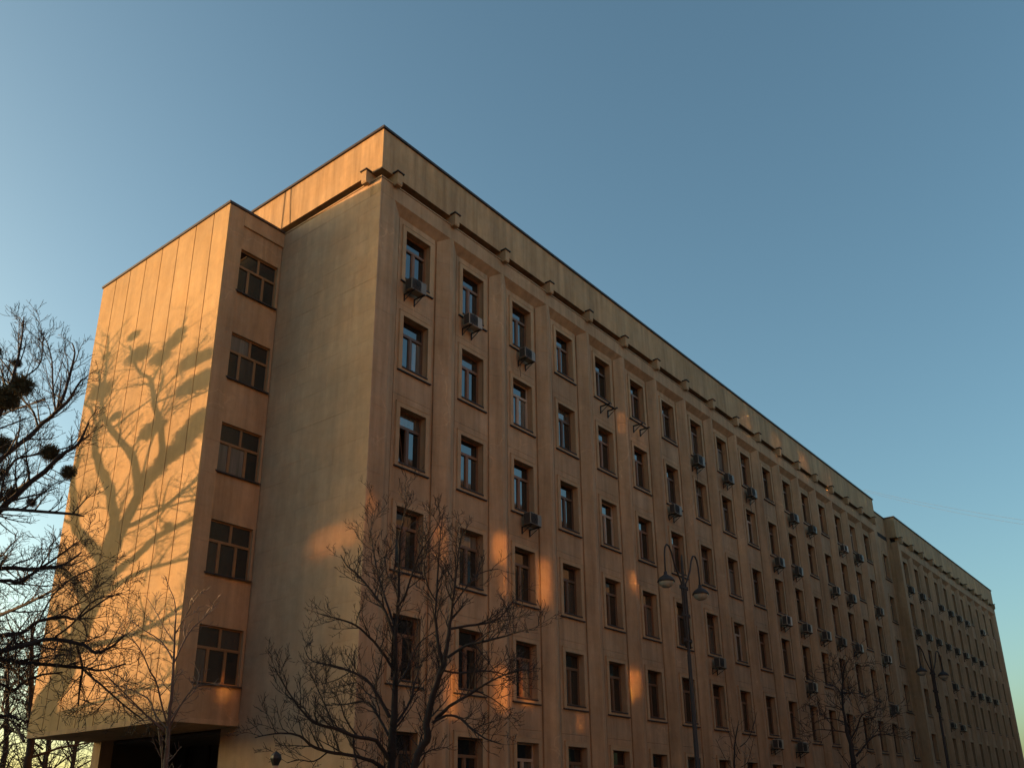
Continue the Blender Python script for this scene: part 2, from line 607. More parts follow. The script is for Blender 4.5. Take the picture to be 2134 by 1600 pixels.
def block(x0, nb, y0, hw, mirror_end=True):
    """one long block: piers at both ends, nb bays, cornice, gutter slot, parapet"""
    x1 = x0 + 3.0 * nb + 1.4
    for side in (0, 1):
        e_ = .045 if x0 == 0 and side == 0 else 0.0
        pl = [(e_, 0), (.668, 0), (1.17, PB), (1.17, PB + .09), (e_, 0.6)]
        ins = [(e_ + .006, .006), (.665, .006), (1.16, PB + .004), (1.16, PB + .12), (e_ + .006, 0.59)]
        if side:
            pl = [(-p[0], p[1]) for p in pl][::-1]
            ins = [(-p[0], p[1]) for p in ins][::-1]
        me = pilaster_mesh(pl, hw - 0.588, 'corner_pier', M_FAC, ins)
        place('corner_pier', me, BLD, (x0 if side == 0 else x1, y0, 0))
    for k in range(nb - 1):
        place('pilaster', ME_PIL, BLD, (x0 + 3.64 + 3.0 * k, y0, hw - H))
    for k in range(nb):
        for r in range(6):
            z = hw - 1.29 - PITCH_F * r
            place('wall_panel', ME_PANEL, BLD, (x0 + 2.12 + 3.0 * k, y0 + PB, z))
            window(x0 + 2.12 + 3.0 * k, y0 + PB, z, tilted=(x0 == 0 and k == 0 and r == 2))
    b = MB()
    b.box(x0 + 1.0, x1 - 1.0, y0 + PB - 0.05, y0 + 0.9, 0, hw - .86 - 6 * PITCH_F)
    b.build('plinth', M_TRIM, BLD)
    b = MB()
    b.box(x0, x1, y0, y0 + 0.55, hw - 0.585, hw)
    b.build('cornice_beam', M_FAC, BLD)
    b = MB()
    b.prism_x([(y0 + .003, hw - .588), (y0 + PB + .09, hw - .95), (y0 + PB + .09, hw - .588)], x0 + .3, x1 - .3)
    b.build('soffit', M_FAC, BLD)
    # room backing and roof
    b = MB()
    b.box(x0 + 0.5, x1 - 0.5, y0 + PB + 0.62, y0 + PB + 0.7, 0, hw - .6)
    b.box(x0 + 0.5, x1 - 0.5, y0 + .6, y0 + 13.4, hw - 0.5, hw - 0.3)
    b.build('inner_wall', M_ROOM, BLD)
    # gutter slot
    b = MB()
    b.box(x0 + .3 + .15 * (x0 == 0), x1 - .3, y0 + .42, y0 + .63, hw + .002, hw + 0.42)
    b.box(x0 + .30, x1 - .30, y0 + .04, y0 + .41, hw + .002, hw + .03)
    b.build('gutter', M_SLOTSHADE, BLD)
    b = MB()
    b.box(x0 - .025, x1 + .025, y0 - .03, y0 + .04, hw + .003, hw + .045)
    b.build('gutter_edge', M_TRIM, BLD)
    b = MB()
    b.box(x0, x1, y0, y0 + .28, hw + .40, hw + 2.08)
    b.box(x0 + .3, x1 - .3, y0 + .282, y0 + .56, hw + .402, hw + .6)
    b.build('parapet', M_PARA, BLD)
    b = MB()
    b.box(x0 - .07, x1 + .07, y0 - .07, y0 + .35, hw + 2.082, hw + 2.17)
    b.build('parapet_cap', M_CAP, BLD)
    for k in range(nb + 1):
        place('drain_block', ME_DRAIN, BLD, (x0 + .66 + 3.0 * k, y0, hw))
    return x1


def drain_mesh():
    b = MB()
    b.prism_x([(-.235, .43), (-.235, 0.0), (-.20, -.06), (-.035, -.06), (-.035, .43)][::-1], -.12, .12)
    b.box(-.12, .12, -.03, 0.3, .05, .398)
    return b.mesh('drain_block', M_TRIM)


def drain_cap_mesh():
    b = MB()
    b.box(-.17, .17, -.285, -.002, .432, .47)
    return b.mesh('block_cap', M_SILL)


ME_DRAIN = drain_mesh()
ME_DCAP = drain_cap_mesh()
END1 = block(0.0, 17, 0.0, H)
B2X = 57.63
END2 = block(B2X, 11, 0.0, H - 0.1)
for o in [o for o in BLD.children if o.name.startswith('drain_block')]:
    place('block_cap', ME_DCAP, o)

# --- left end of block one: courses of stone blocks, gutter slot and parapet returned round the corner
DEPTH = 14.16
rng = random.Random(5)
b = MB()
b.box(0.02, 0.5, 0.62, 6.24, 0, H - .59)
b.box(0.0, 0.5, 0.552, DEPTH, H - .585, H)
b.box(0.02, 0.5, 6.24, DEPTH - .5, 4.35, H - .59)
b.box(0.02, 0.5, DEPTH - .55, DEPTH, 0, H - .59)
EW = b.build('end_wall', M_BLOCK, BLD)
CH = PITCH_F / 6
stone_meshes = {}


def stone_block(parent, face, u0, u1, z0, z1, fixed, mat=M_BLOCK):
    """one cladding block; face 'x' lies in the plane x = fixed (u along y), face 'y' in y = fixed (u along x)"""
    p = rng.uniform(-.003, .003)
    g = .0009
    key = (round(u1 - u0, 3), round(z1 - z0, 3), face, mat.name)
    if key not in stone_meshes:
        q = MB()
        w, h = u1 - u0 - 2 * g, z1 - z0 - 2 * g
        c = .0025
        if face == 'x':
            q.prism_x([(0, 0), (w, 0), (w, h), (0, h)][::-1], c, .05)
            n = len(q.v)
            q.v += [(0, c, c), (0, w - c, c), (0, w - c, h - c), (0, c, h - c)]
            q.f.append((n + 3, n + 2, n + 1, n))
            o4 = [(c, 0, 0), (c, w, 0), (c, w, h), (c, 0, h)]
            q.v += o4
            for i in range(4):
                j = (i + 1) % 4
                q.f.append((n + i, n + j, n + 4 + j, n + 4 + i))
        else:
            q.box(0, w, c, .05, 0, h)
            n = len(q.v)
            q.v += [(c, 0, c), (w - c, 0, c), (w - c, 0, h - c), (c, 0, h - c)]
            q.f.append((n, n + 1, n + 2, n + 3))
            q.v += [(0, c, 0), (w, c, 0), (w, c, h), (0, c, h)]
            for i in range(4):
                j = (i + 1) % 4
                q.f.append((n + 4 + i, n + 4 + j, n + j, n + i))
        stone_meshes[key] = q.mesh('stone', mat)
    loc = (fixed + p, u0 + g, z0 + g) if face == 'x' else (u0 + g, fixed + p, z0 + g)
    return place('stone', stone_meshes[key], parent, loc)


z = H - .588
row = 0
while z > 0.3:
    z0 = max(z - CH, 0)
    cuts = [0.002, 1.1, 2.2, 3.3, 4.4, 5.293] if row % 2 else [0.002, .55, 1.65, 2.75, 3.85, 5.293]
    if z0 < 4.3:
        cuts = cuts[:-1] + [6.24]
    for a, c in zip(cuts[:-1], cuts[1:]):
        stone_block(EW, 'x', a, c, z0, z, 0.0)
    z = z0
    row += 1
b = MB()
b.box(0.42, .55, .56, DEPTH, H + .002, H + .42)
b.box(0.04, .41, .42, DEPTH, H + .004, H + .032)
b.build('gutter', M_SLOTSHADE, BLD)
b = MB()
b.box(-.03, .04, .041, DEPTH, H + .003, H + .045)
b.build('gutter_edge', M_TRIM, BLD)
b = MB()
b.box(0, .28, .282, DEPTH, H + .40, H + 2.08)
b.box(.282, .56, .57, DEPTH, H + .402, H + .6)
b.build('parapet', M_PARA, BLD)
b = MB()
b.box(-.07, .35, .352, DEPTH, H + 2.083, H + 2.17)
rg = random.Random(2)
y = 1.0
while y < 12:                               # lumps of old roofing felt along the edge
    ln = rg.uniform(.15, .7)
    b.box(-.05 + rg.uniform(0, .03), .2, y, y + ln, H + 2.172, H + 2.172 + rg.uniform(.015, .05))
    y += ln + rg.uniform(.1, 1.6)
b.build('parapet_cap', M_CAP, BLD)
d = place('drain_block', ME_DRAIN, BLD, (0, .66, H), -math.pi / 2)
place('block_cap', ME_DCAP, d)
for yy, bend in ((5.15, .12), (5.5, -.05)):
    q = MB()
    q.tube([(-.012, yy, H + 2.08), (-.014, yy - bend * .2, H + 1.4), (-.012, yy - bend * .7, H + .8), (-.014, yy - bend, H + .4)], .008, 5)
    q.build('cable', M_CABLE, BLD)

# --- stair wing on the left end
WX, WY0, WY1, WB, WT = -2.416, 5.293, DEPTH, H - 18.11, H + .03
b = MB()
b.box(WX + .06, -.001, WY0 + .32, WY1 - .02, WB + .15, WT - .05)
b.box(WX + .06, -1.79, WY0 + .05, WY0 + .32, WB + .15, WT - .05)
b.box(WX, .0 - .002, WY0, WY1, WB, WB + .149)
WING = b.build('stair_wing', M_FAC, BLD)
seams = [WY0, 6.272, 7.414, 8.566, 9.689, 10.847, 12.007, 13.106, WY1]
for a, c in zip(seams[:-1], seams[1:]):
    q = MB()
    g0 = .022 if a > WY0 else 0.0
    g1 = .022 if c < WY1 else 0.0
    q.box(WX, WX + .06, a + g0, c - g1, WB + .15, WT)
    q.build('cladding_panel', M_PANEL, WING)
# side of the wing: block strip, recessed window bay, spandrels, windows
z = WT
while z > WB + .2:
    z0 = max(z - 1.143, WB + .15)
    stone_block(WING, 'y', WX + .062, -1.77, z0, z, WY0, M_FAC)
    z = z0
RB = WY0 + .07
WROWS = [H - 1.5 - 3.41 * i for i in range(5)]
WH = 1.79
WXL, WXR = -1.77, -.10
prev = H - .56
q = MB()
q.box(-1.768, -.002, WY0, WY0 + .1, prev, WT)
q.build('head_panel', M_FAC, WING)
for zt in WROWS + [None]:
    nb_ = zt if zt is not None else WB + .15
    q = MB()
    q.box(-1.768, -.002, RB, RB + .2, nb_, prev - .004)
    q.build('spandrel_panel', M_FAC, WING)
    if zt is not None:
        q = MB()
        q.box(WXR, -.002, RB, RB + .2, zt - WH, zt - .003)
        q.build('jamb_panel', M_FAC, WING)
        prev = zt - WH


def wing_frame_mesh():
    b = MB()
    w = WXR - WXL
    y0, y1 = 0.10, 0.16
    tr = -.68
    z0 = -WH + .02
    b.box(0, .05, y0, y1, z0, 0)
    b.box(w - .05, w, y0, y1, z0, 0)
    b.box(.05, w - .05, y0, y1, -.05, 0)
    b.box(.05, w - .05, y0, y1, z0, z0 + .06)
    b.box(.05, w - .05, y0 - .012, y1, tr - .045, tr + .045)
    m1, m2, mu = w * .30, w * .68, w * .53
    for mx_ in (m1, m2):
        b.box(mx_ - .05, mx_ + .05, y0 - .006, y1, z0 + .06, tr - .045)
    b.box(mu - .045, mu + .045, y0 - .006, y1, tr + .045, -.05)
    return b.mesh('window', M_OCHRE), [(.045, m1 - .045, z0 + .055, tr - .04), (m1 + .045, m2 - .045, z0 + .055, tr - .04), (m2 + .045, w - .045, z0 + .055, tr - .04),
                                       (.045, mu - .04, tr + .04, -.045), (mu + .04, w - .045, tr + .04, -.045)]


ME_WF, wp = wing_frame_mesh()
wpm = [pane_mesh(r[0], r[1], r[2], r[3], .135) for r in wp]
q = MB()
q.prism_x([(-.10, -WH + .02), (.10, -WH + .05), (.10, -WH + .002), (-.08, -WH + .002), (-.10, -WH - .035)][::-1], -.06, WXR - WXL + .05)
ME_WS = q.mesh('sill', M_SILL)
for zt in WROWS:
    w = place('window', ME_WF, BLD, (WXL, RB, zt))
    for pm in wpm:
        place('pane', pm, w)
    place('sill', ME_WS, w)
q = MB()
q.box(WX - .05, .0 - .002, WY0 - .05, WY1 + .05, WT + .002, WT + .095)
q.build('wing_cap', M_CAP, BLD)
# undercroft below the wing: recess with a glazed entrance
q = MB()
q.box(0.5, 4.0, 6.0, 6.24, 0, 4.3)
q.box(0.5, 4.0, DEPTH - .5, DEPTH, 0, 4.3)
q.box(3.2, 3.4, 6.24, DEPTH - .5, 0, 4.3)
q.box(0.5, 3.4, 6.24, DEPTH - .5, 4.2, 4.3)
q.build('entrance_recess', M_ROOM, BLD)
q = MB()
for yy in (7.0, 8.4, 9.8, 11.2, 12.6):
    q.box(2.9, 3.0, yy - .05, yy + .05, 0, 4.2)
q.box(2.9, 3.0, 6.24, DEPTH - .5, 2.5, 2.62)
EF = q.build('entrance_frame', M_SILL, BLD)
for yy in (7.0, 8.4, 9.8, 11.2):
    q = MB()
    q.quad((2.95, yy + .05, 0), (2.95, yy + 1.35, 0), (2.95, yy + 1.35, 2.5), (2.95, yy + .05, 2.5))
    q.build('pane', M_GLASS, EF)

# --- link between the two blocks, set back
LY = .81
b = MB()
b.box(END1 - .3, 55.79, LY, LY + .3, 0, H + 1.99)
b.box(57.01, B2X + .3, LY, LY + .3, 0, H + 1.99)
zt_ = H + 1.99
for r in range(6):
    zz = H - 1.36 - PITCH_F * r
    b.box(55.79, 57.01, LY, LY + .3, zz, zt_)
    zt_ = zz - OPH
b.box(55.79, 57.01, LY, LY + .3, 0, zt_)
b.build('link_wall', M_FAC, BLD)
for r in range(6):
    window(56.4, LY + .002, H - 1.36 - PITCH_F * r)
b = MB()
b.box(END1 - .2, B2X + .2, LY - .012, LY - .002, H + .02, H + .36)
b.build('gutter', M_SLOTSHADE, BLD)  # flat sheet on the link wall, coloured as the slot's shade
b = MB()
b.box(END1 - .2, B2X + .2, LY - .07, LY + .36, H + 1.992, H + 2.07)
b.build('parapet_cap', M_CAP, BLD)
# side walls of both blocks that face the link and the far end
for x, s_, zr in ((END1, -1, H + .4), (B2X, 1, H + .3), (END2, -1, H + .3)):
    b = MB()
    b.box(min(x + s_ * .003, x + s_ * .45), max(x + s_ * .003, x + s_ * .45), .6, 13.5, 0, zr)
    b.box(min(x, x + s_ * .28), max(x, x + s_ * .28), .282, 13.5, zr, zr + 1.68)
    b.build('side_wall', M_FAC, BLD)
    b = MB()
    b.box(min(x - s_ * .07, x + s_ * .35), max(x - s_ * .07, x + s_ * .35), .352, 13.5, zr + 1.683, zr + 1.77)
    b.build('parapet_cap', M_CAP, BLD)
b = MB()
b.box(0.3, END1 - .3, DEPTH - .3, DEPTH, 0, H + .4)
b.box(B2X + .3, END2 - .3, 13.2, 13.5, 0, H + .4)
b.box(0.3, END1 - .3, DEPTH - .28, DEPTH, H + .4, H + 2.08)
b.box(B2X + .3, END2 - .3, 13.22, 13.5, H + .3, H + 1.98)
b.build('rear_wall', M_FAC, BLD)
b = MB()
pz = H + 2.0
for (a, c) in (((53.4, 1.0), (55.0, 1.0)), ((53.4, 2.2), (55.0, 2.2))):
    b.tube([(a[0], a[1], pz), (a[0], a[1], pz + .9), (c[0], c[1], pz + .9), (c[0], c[1], pz)], .018, 5)
    b.tube([(a[0], a[1], pz + .45), (c[0], c[1], pz + .45)], .014, 5)
b.build('roof_railing', M_STEEL, BLD)

# ------------------------------------------------------------------ air conditioners
def ac_master():
    t = thing('air_conditioner', 'x', 'air conditioner', (0, 0, 0), 0, 'air conditioners under the facade windows')
    b = MB()
    b.box(-.41, .41, -.32, 0, -.27, .27, .015)
    b.build('casing', M_ACW, t)
    b = MB()
    b.box(-.385, .11, -.3225, -.31, -.235, .235)
    g = b.build('fan_grille', M_ACD, t)
    b = MB()
    for r in (.08, .155, .225):
        pts = [(-.13 + r * math.cos(a), -.333, r * math.sin(a)) for a in [i * math.pi / 10 for i in range(21)]]
        b.tube(pts, .006, 4, False)
    for k in range(4):
        a = k * math.pi / 4
        b.tube([(-.13 - .23 * math.cos(a), -.336, -.23 * math.sin(a)), (-.13 + .23 * math.cos(a), -.336, .23 * math.sin(a))], .006, 4)
    b.build('guard_ring', M_STEEL, g)
    b = MB()
    b.box(-.4115, -.40, -.29, -.03, -.24, .24)
    for k in range(7):
        b.box(-.418, -.409, -.28, -.04, -.2 + k * .06, -.185 + k * .06)
    b.build('side_louvre', M_ACD, t)
    for sx in (-.28, .28):
        b = MB()
        b.box(sx - .02, sx + .02, -.36, .16, -.315, -.275)
        b.box(sx - .02, sx + .02, .12, .16, -.62, -.315)
        b.tube([(sx, -.28, -.31), (sx, .13, -.58)], .016, 5)
        b.build('bracket', M_STEEL, t)
    b = MB()
    b.tube([(.42, -.12, -.1), (.52, -.1, -.12), (.55, .05, 0.0), (.55, .12, .3), (.5, .2, .42)], .018, 6)
    b.build('pipe', M_CABLE, t)
    return t


ORD = ['first', 'second', 'third', 'fourth', 'fifth', 'sixth', 'seventh', 'eighth', 'ninth', 'tenth', 'eleventh', 'twelfth', 'thirteenth', 'fourteenth',
       'fifteenth', 'sixteenth', 'seventeenth']
FLO = ['top-floor', 'fifth-floor', 'fourth-floor', 'third-floor', 'second-floor', 'ground-floor']
ACS = [(1, 1, -.17, .0), (1, 2, -.16, 0), (1, 3, -.03, 0), (3, 3, .02, 0), (1, 8, -.24, 0), (1, 9, -.04, 0), (1, 10, -.09, .03), (2, 7, -.22, 0), (1, 12, -.03, 0),
       (1, 13, -.08, .05), (1, 15, -.16, .05), (1, 16, -.12, .05), (2, 11, -.12, .05), (2, 12, -.18, 0), (2, 14, -.08, .05), (2, 15, -.07, .05), (2, 17, -.13, 0),
       (3, 11, -.08, 0), (3, 12, -.1, 0), (3, 13, -.06, 0), (3, 14, -.14, 0), (3, 15, -.1, 0), (3, 17, -.12, 0), (4, 8, -.1, 0), (4, 12, -.2, 0), (4, 17, -.14, 0),
       (5, 11, -.03, 0), (5, 10, -.15, 0)]
ACS2 = [(1, 1), (1, 2), (1, 4), (1, 5), (1, 6), (1, 7), (1, 9), (2, 1), (2, 2), (2, 3), (2, 4), (2, 5), (2, 6), (2, 7), (2, 8), (3, 4), (3, 6), (3, 7), (3, 8), (3, 9), (4, 3), (4, 4)]
def drain_hose(o):
    b = MB()
    x = jr.uniform(-.3, .35)
    pts = [(x, -.02, -.27)]
    z = -.27
    while z > -.27 - jr.uniform(.5, 1.9):
        z -= .22
        pts.append((x + jr.uniform(-.035, .035), .10 + jr.uniform(-.03, .03), z))
    if len(pts) > 2:
        b.tube(pts, .011, 5)
        b.build('drain_hose', M_CABLE, o)


acm = ac_master()
first = True
jr = random.Random(8)
for row, bay, fx, dz in ACS:
    o = acm if first else copy_tree(acm)
    first = False
    o.location = (2.12 + 3.0 * (bay - 1) + fx * 3.0 * .8 + .05, PB - .17, H - 3.46 - .17 - .1 * (bay > 6) - PITCH_F * (row - 1) - dz)
    sc_ = jr.uniform(.84, .98)
    o.scale = (sc_, jr.uniform(.88, 1.05), sc_ * jr.uniform(.94, 1.06))
    o.rotation_euler = (math.radians(jr.uniform(-2, 2)), math.radians(jr.uniform(-1.2, 1.2)), math.radians(jr.uniform(-2.5, 2.5)))
    if jr.random() < .55:
        drain_hose(o)
    o['label'] = 'air conditioner under the %s window of the %s window column from the near corner' % (FLO[row - 1], ORD[bay - 1])
for row, bay in ACS2:
    o = copy_tree(acm)
    o.location = (B2X + 2.12 + 3.0 * (bay - 1) - .45 + jr.uniform(-.1, .15), PB - .17, H - .1 - 3.46 - .3 - PITCH_F * (row - 1))
    sc_ = jr.uniform(.78, .92)
    o.scale = (sc_, 1, sc_ * jr.uniform(.94, 1.06))
    o.rotation_euler = (0, math.radians(jr.uniform(-1.5, 1.5)), math.radians(jr.uniform(-2.5, 2.5)))
    o['label'] = 'distant air conditioner, %s window, %s window column of the far block' % (FLO[row - 1], ORD[bay - 1])
for bay, fx, nm in ((5, .0, 'fifth'), (6, -.2, 'sixth')):
    t = thing('empty_bracket', 'pair of empty steel brackets under the top-floor window of the %s window column' % nm, 'bracket',
              (2.12 + 3 * (bay - 1) + fx, PB, H - 3.72), 0, 'empty air conditioner brackets')
    for sx in (-.3, .3):
        q = MB()
        q.box(sx - .025, sx + .025, -.55, 0.0, -.02, .03)
        q.box(sx - .025, sx + .025, -.045, 0.0, -.33, -.02)
        q.tube([(sx, -.45, -.02), (sx, -.02, -.3)], .018, 5)
        q.build('arm', M_STEEL, t)

# ------------------------------------------------------------------ street lamps
def lamp(loc, zs, label, rz=0.0):
    t = thing('street_lamp', label, 'street lamp', loc, rz, 'double-arm street lamps in front of the facade')
    b = MB()
    top = zs + 1.05
    b.tube([(0, 0, 0), (0, 0, 1.2), (0, 0, 1.25), (0, 0, zs - 2.2), (0, 0, zs - 2.15), (0, 0, top - .3), (0, 0, top)], [.12, .11, .08, .058, .046, .04, .015], 10)
    b.build('pole', M_LAMP, t, smooth=True)
    for s in (-1, 1):
        b = MB()
        pts = [(s * .14, 0, zs - 2.0), (s * .14, 0, zs - 1.0), (s * .14, 0, zs + .1), (s * .30, 0, zs + .3), (s * .52, 0, zs + .62), (s * .66, 0, zs + .98),
               (s * .80, 0, zs + 1.17), (s * .95, 0, zs + 1.2), (s * 1.07, 0, zs + 1.08), (s * 1.13, 0, zs + .85), (s * 1.15, 0, zs + .5), (s * 1.15, 0, zs + .18)]
        b.tube(pts, .028, 7)
        a = b.build('arm', M_LAMP, t, smooth=True)
        b = MB()
        b.lathe((s * 1.15, 0, zs), [(.0, .26), (.05, .26), (.06, .16), (.11, .13), (.21, .06), (.265, -.02), (.275, -.05), (.275, -.075), (.245, -.075)], 24)
        b.build('lamp_shade', M_LAMP, a, smooth=True)
        b = MB()
        b.lathe((s * 1.15, 0, zs), [(.243, -.07), (.235, -.12), (.19, -.2), (.11, -.25), (0.0, -.265)], 24)
        b.build('lamp_glass', M_OPAL, a, smooth=True)
    for zz in (zs - .05, zs - .95, zs - 1.75):
        b = MB()
        b.box(-.24, .24, -.03, .03, zz - .03, zz + .03)
        b.tube([(-.22, 0, zz - .06), (-.22, 0, zz + .06)], .035, 6)
        b.tube([(.22, 0, zz - .06), (.22, 0, zz + .06)], .035, 6)
        b.build('clamp', M_LAMP, t)
    return t


lamp((8.43, -5.98, .12), H - 13.9 - .12, 'two-armed street lamp with opal bowls in front of the seventh window column')
lamp((33.1, -7.0, .12), H - 14.05 - .12, 'far two-armed street lamp standing before the distant block', math.radians(-12))

# ------------------------------------------------------------------ trees
def smooth_path(pts, rad, k=3):
    """Catmull-Rom refinement of a limb"""
    P = [Vector(p) for p in pts]
    if len(P) < 3:
        return P, list(rad)
    out, ro = [], []
    for i in range(len(P) - 1):
        p0, p1, p2, p3 = P[max(i - 1, 0)], P[i], P[i + 1], P[min(i + 2, len(P) - 1)]
        for j in range(k):
            t = j / k
            out.append(.5 * ((2 * p1) + (p2 - p0) * t + (2 * p0 - 5 * p1 + 4 * p2 - p3) * t * t + (3 * p1 - p0 - 3 * p2 + p3) * t ** 3))
            ro.append(rad[i] * (1 - t) + rad[i + 1] * t)
    out.append(P[-1])
    ro.append(rad[-1])
    return out, ro


def grow(limbs, rg, levels, spacing, length, angle=(30, 60), up=.35, wiggle=.14, t0=.25, rfac=.6, rmin=.004, flat=None, curl=0.0, cap=20000):
    """limbs: list of (points, radii). Returns every branch, limb levels included: (points, radii, level)"""
    res = [(p, r, 0) for p, r in limbs]
    front = list(limbs)
    for lv in range(levels):
        nxt = []
        for pts, rad in front:
            seg = [(pts[i + 1] - pts[i]).length for i in range(len(pts) - 1)]
            tot = sum(seg)
            if tot < .08:
                continue
            n = max(2, int(tot / spacing[lv] + rg.random()))
            for k in range(n):
                tt = t0 + (1 - t0) * (k + rg.random()) / n
                if lv > 0:
                    tt = .15 + .85 * (k + rg.random()) / n
                s = tt * tot
                i = 0
                while i < len(seg) - 1 and s > seg[i]:
                    s -= seg[i]
                    i += 1
                fr = min(1, s / max(seg[i], 1e-6))
                p = pts[i].lerp(pts[i + 1], fr)
                d = (pts[i + 1] - pts[i]).normalized()
                r0 = rad[i] * (1 - fr) + rad[i + 1] * fr
                a = math.radians(rg.uniform(*angle))
                ax = d.orthogonal().normalized()
                ax.rotate(Matrix.Rotation(rg.uniform(0, 2 * math.pi), 3, d))
                nd = d * math.cos(a) + ax * math.sin(a)
                nd.z += up * rg.uniform(.3, 1.2)
                if flat is not None:
                    nd -= flat * nd.dot(flat) * .5
                nd.normalize()
                ln = length[lv] * rg.uniform(.45, 1.15) * (1.15 - .55 * tt)
                m_ = 4 if lv < levels - 1 else 3
                q = [p.copy()]
                for j in range(m_):
                    nd = (nd + Vector((rg.gauss(0, wiggle), rg.gauss(0, wiggle), rg.gauss(0, wiggle) + curl))).normalized()
                    q.append(q[-1] + nd * (ln / m_))
                r1 = max(min(r0 * rfac, ln * .028), rmin)
                rr = [max(r1 * (1 - .72 * j / m_), rmin * .8) for j in range(m_ + 1)]
                nxt.append((q, rr))
                if len(nxt) > cap:
                    break
            if len(nxt) > cap:
                break
        res += [(p, r, lv + 1) for p, r in nxt]
        front = nxt
    return res


def mistletoe_mesh():
    rg = random.Random(11)
    b = MB()
    for k in range(7):
        a = k * 2.4
        c = Vector((math.cos(a) * .28, math.sin(a) * .28, -.3 + .1 * k))
        b.lathe(c, [(0, -.34), (.2, -.26), (.3, -.06), (.28, .12), (.18, .27), (0, .34)], 7)
    for _ in range(420):
        d = Vector((rg.gauss(0, 1), rg.gauss(0, 1), rg.gauss(0, .92))).normalized()
        u = Vector((rg.gauss(0, 1), rg.gauss(0, 1), rg.gauss(0, 1))).normalized()
        r = rg.uniform(.9, 1.22)
        b.tube([tuple(d * .4), tuple(d * .75 * r + u * .06), tuple(d * r + u * .16)], .011, 3, False)
    for _ in range(1500):
        d = Vector((rg.gauss(0, 1), rg.gauss(0, 1), rg.gauss(0, .92))).normalized()
        r = (.2 + .8 * rg.random() ** .8) * (1 + .22 * math.sin(5 * d.x + 3 * d.z))
        c = d * r
        u = Vector((rg.gauss(0, 1), rg.gauss(0, 1), rg.gauss(0, 1))).normalized()
        w = d.cross(u)
        if w.length < .01:
            continue
        w.normalize()
        l = rg.uniform(.10, .19)
        b.quad(c - d * l * .2 - w * .03, c - d * l * .2 + w * .03, c + (d + u * .5) * l + w * .045, c + (d + u * .5) * l - w * .045)
        if rg.random() < .25:
            b.tube([(0, 0, 0), tuple(c * .5 + u * .1), tuple(c)], .012, 3, False)
    return b.mesh('mistletoe', M_MIST)


ME_MIST = mistletoe_mesh()


def tree(name, label, base, limbs, rg, grow_kw, trunk_levels=0, mist=(), group=None, bark=None, twig=None, sides=(7, 4, 3, 3), cat='tree'):
    """limbs: (points, radii) in world space, the first is the trunk"""
    base = Vector(base)
    t = thing(name, label, cat, base, 0, group)
    lm = []
    for p, r in limbs:
        sp, sr = smooth_path([Vector(q) - base for q in p], r)
        sp = [q + Vector((rg.gauss(0, .13), rg.gauss(0, .13), rg.gauss(0, .13))) * rr_ if 0 < i < len(sp) - 1 else q for i, (q, rr_) in enumerate(zip(sp, sr))]
        lm.append((sp, sr))
    allb = grow(lm, rg, **grow_kw)
    tb = MB()
    for i, (p, r) in enumerate(lm[:1]):
        tb.tube(p, r, 10)
    tb.build('trunk', bark or M_BARK, t, smooth=True)
    cb = MB()
    for p, r, lv in allb[1:]:
        cb.tube(p, r, sides[min(lv, len(sides) - 1)], lv == 0)
    cb.build('crown', twig or M_TWIG, t)
    for c, r in mist:
        o = place('mistletoe', ME_MIST, t, Vector(c) - base)
        o.scale = (r, r, r * .95)
        o.rotation_euler = (rg.random(), rg.random(), rg.random() * 6)
    return t


def limb(pl, h, slope=0.0, wob=0.0):
    """photo polyline of (x, y, width) at horizontal distance h, receding by `slope` metres over its length"""
    pts, rad = [], []
    n = max(len(pl) - 1, 1)
    for i, q in enumerate(pl):
        hh = h + slope * i / n + (wob * math.sin(i * 1.7) if wob else 0)
        p = at(q[0], q[1], hh)
        pts.append(p)
        rad.append(max(px2m(p, q[2]) * .43, .006))
    return pts, rad


# --- the big tree outside the frame on the left whose shadow lies on the stair wing
def face_point(x, y):
    d = ray(x, y)
    return CAM + d * ((WX - CAM.x) / d.x)


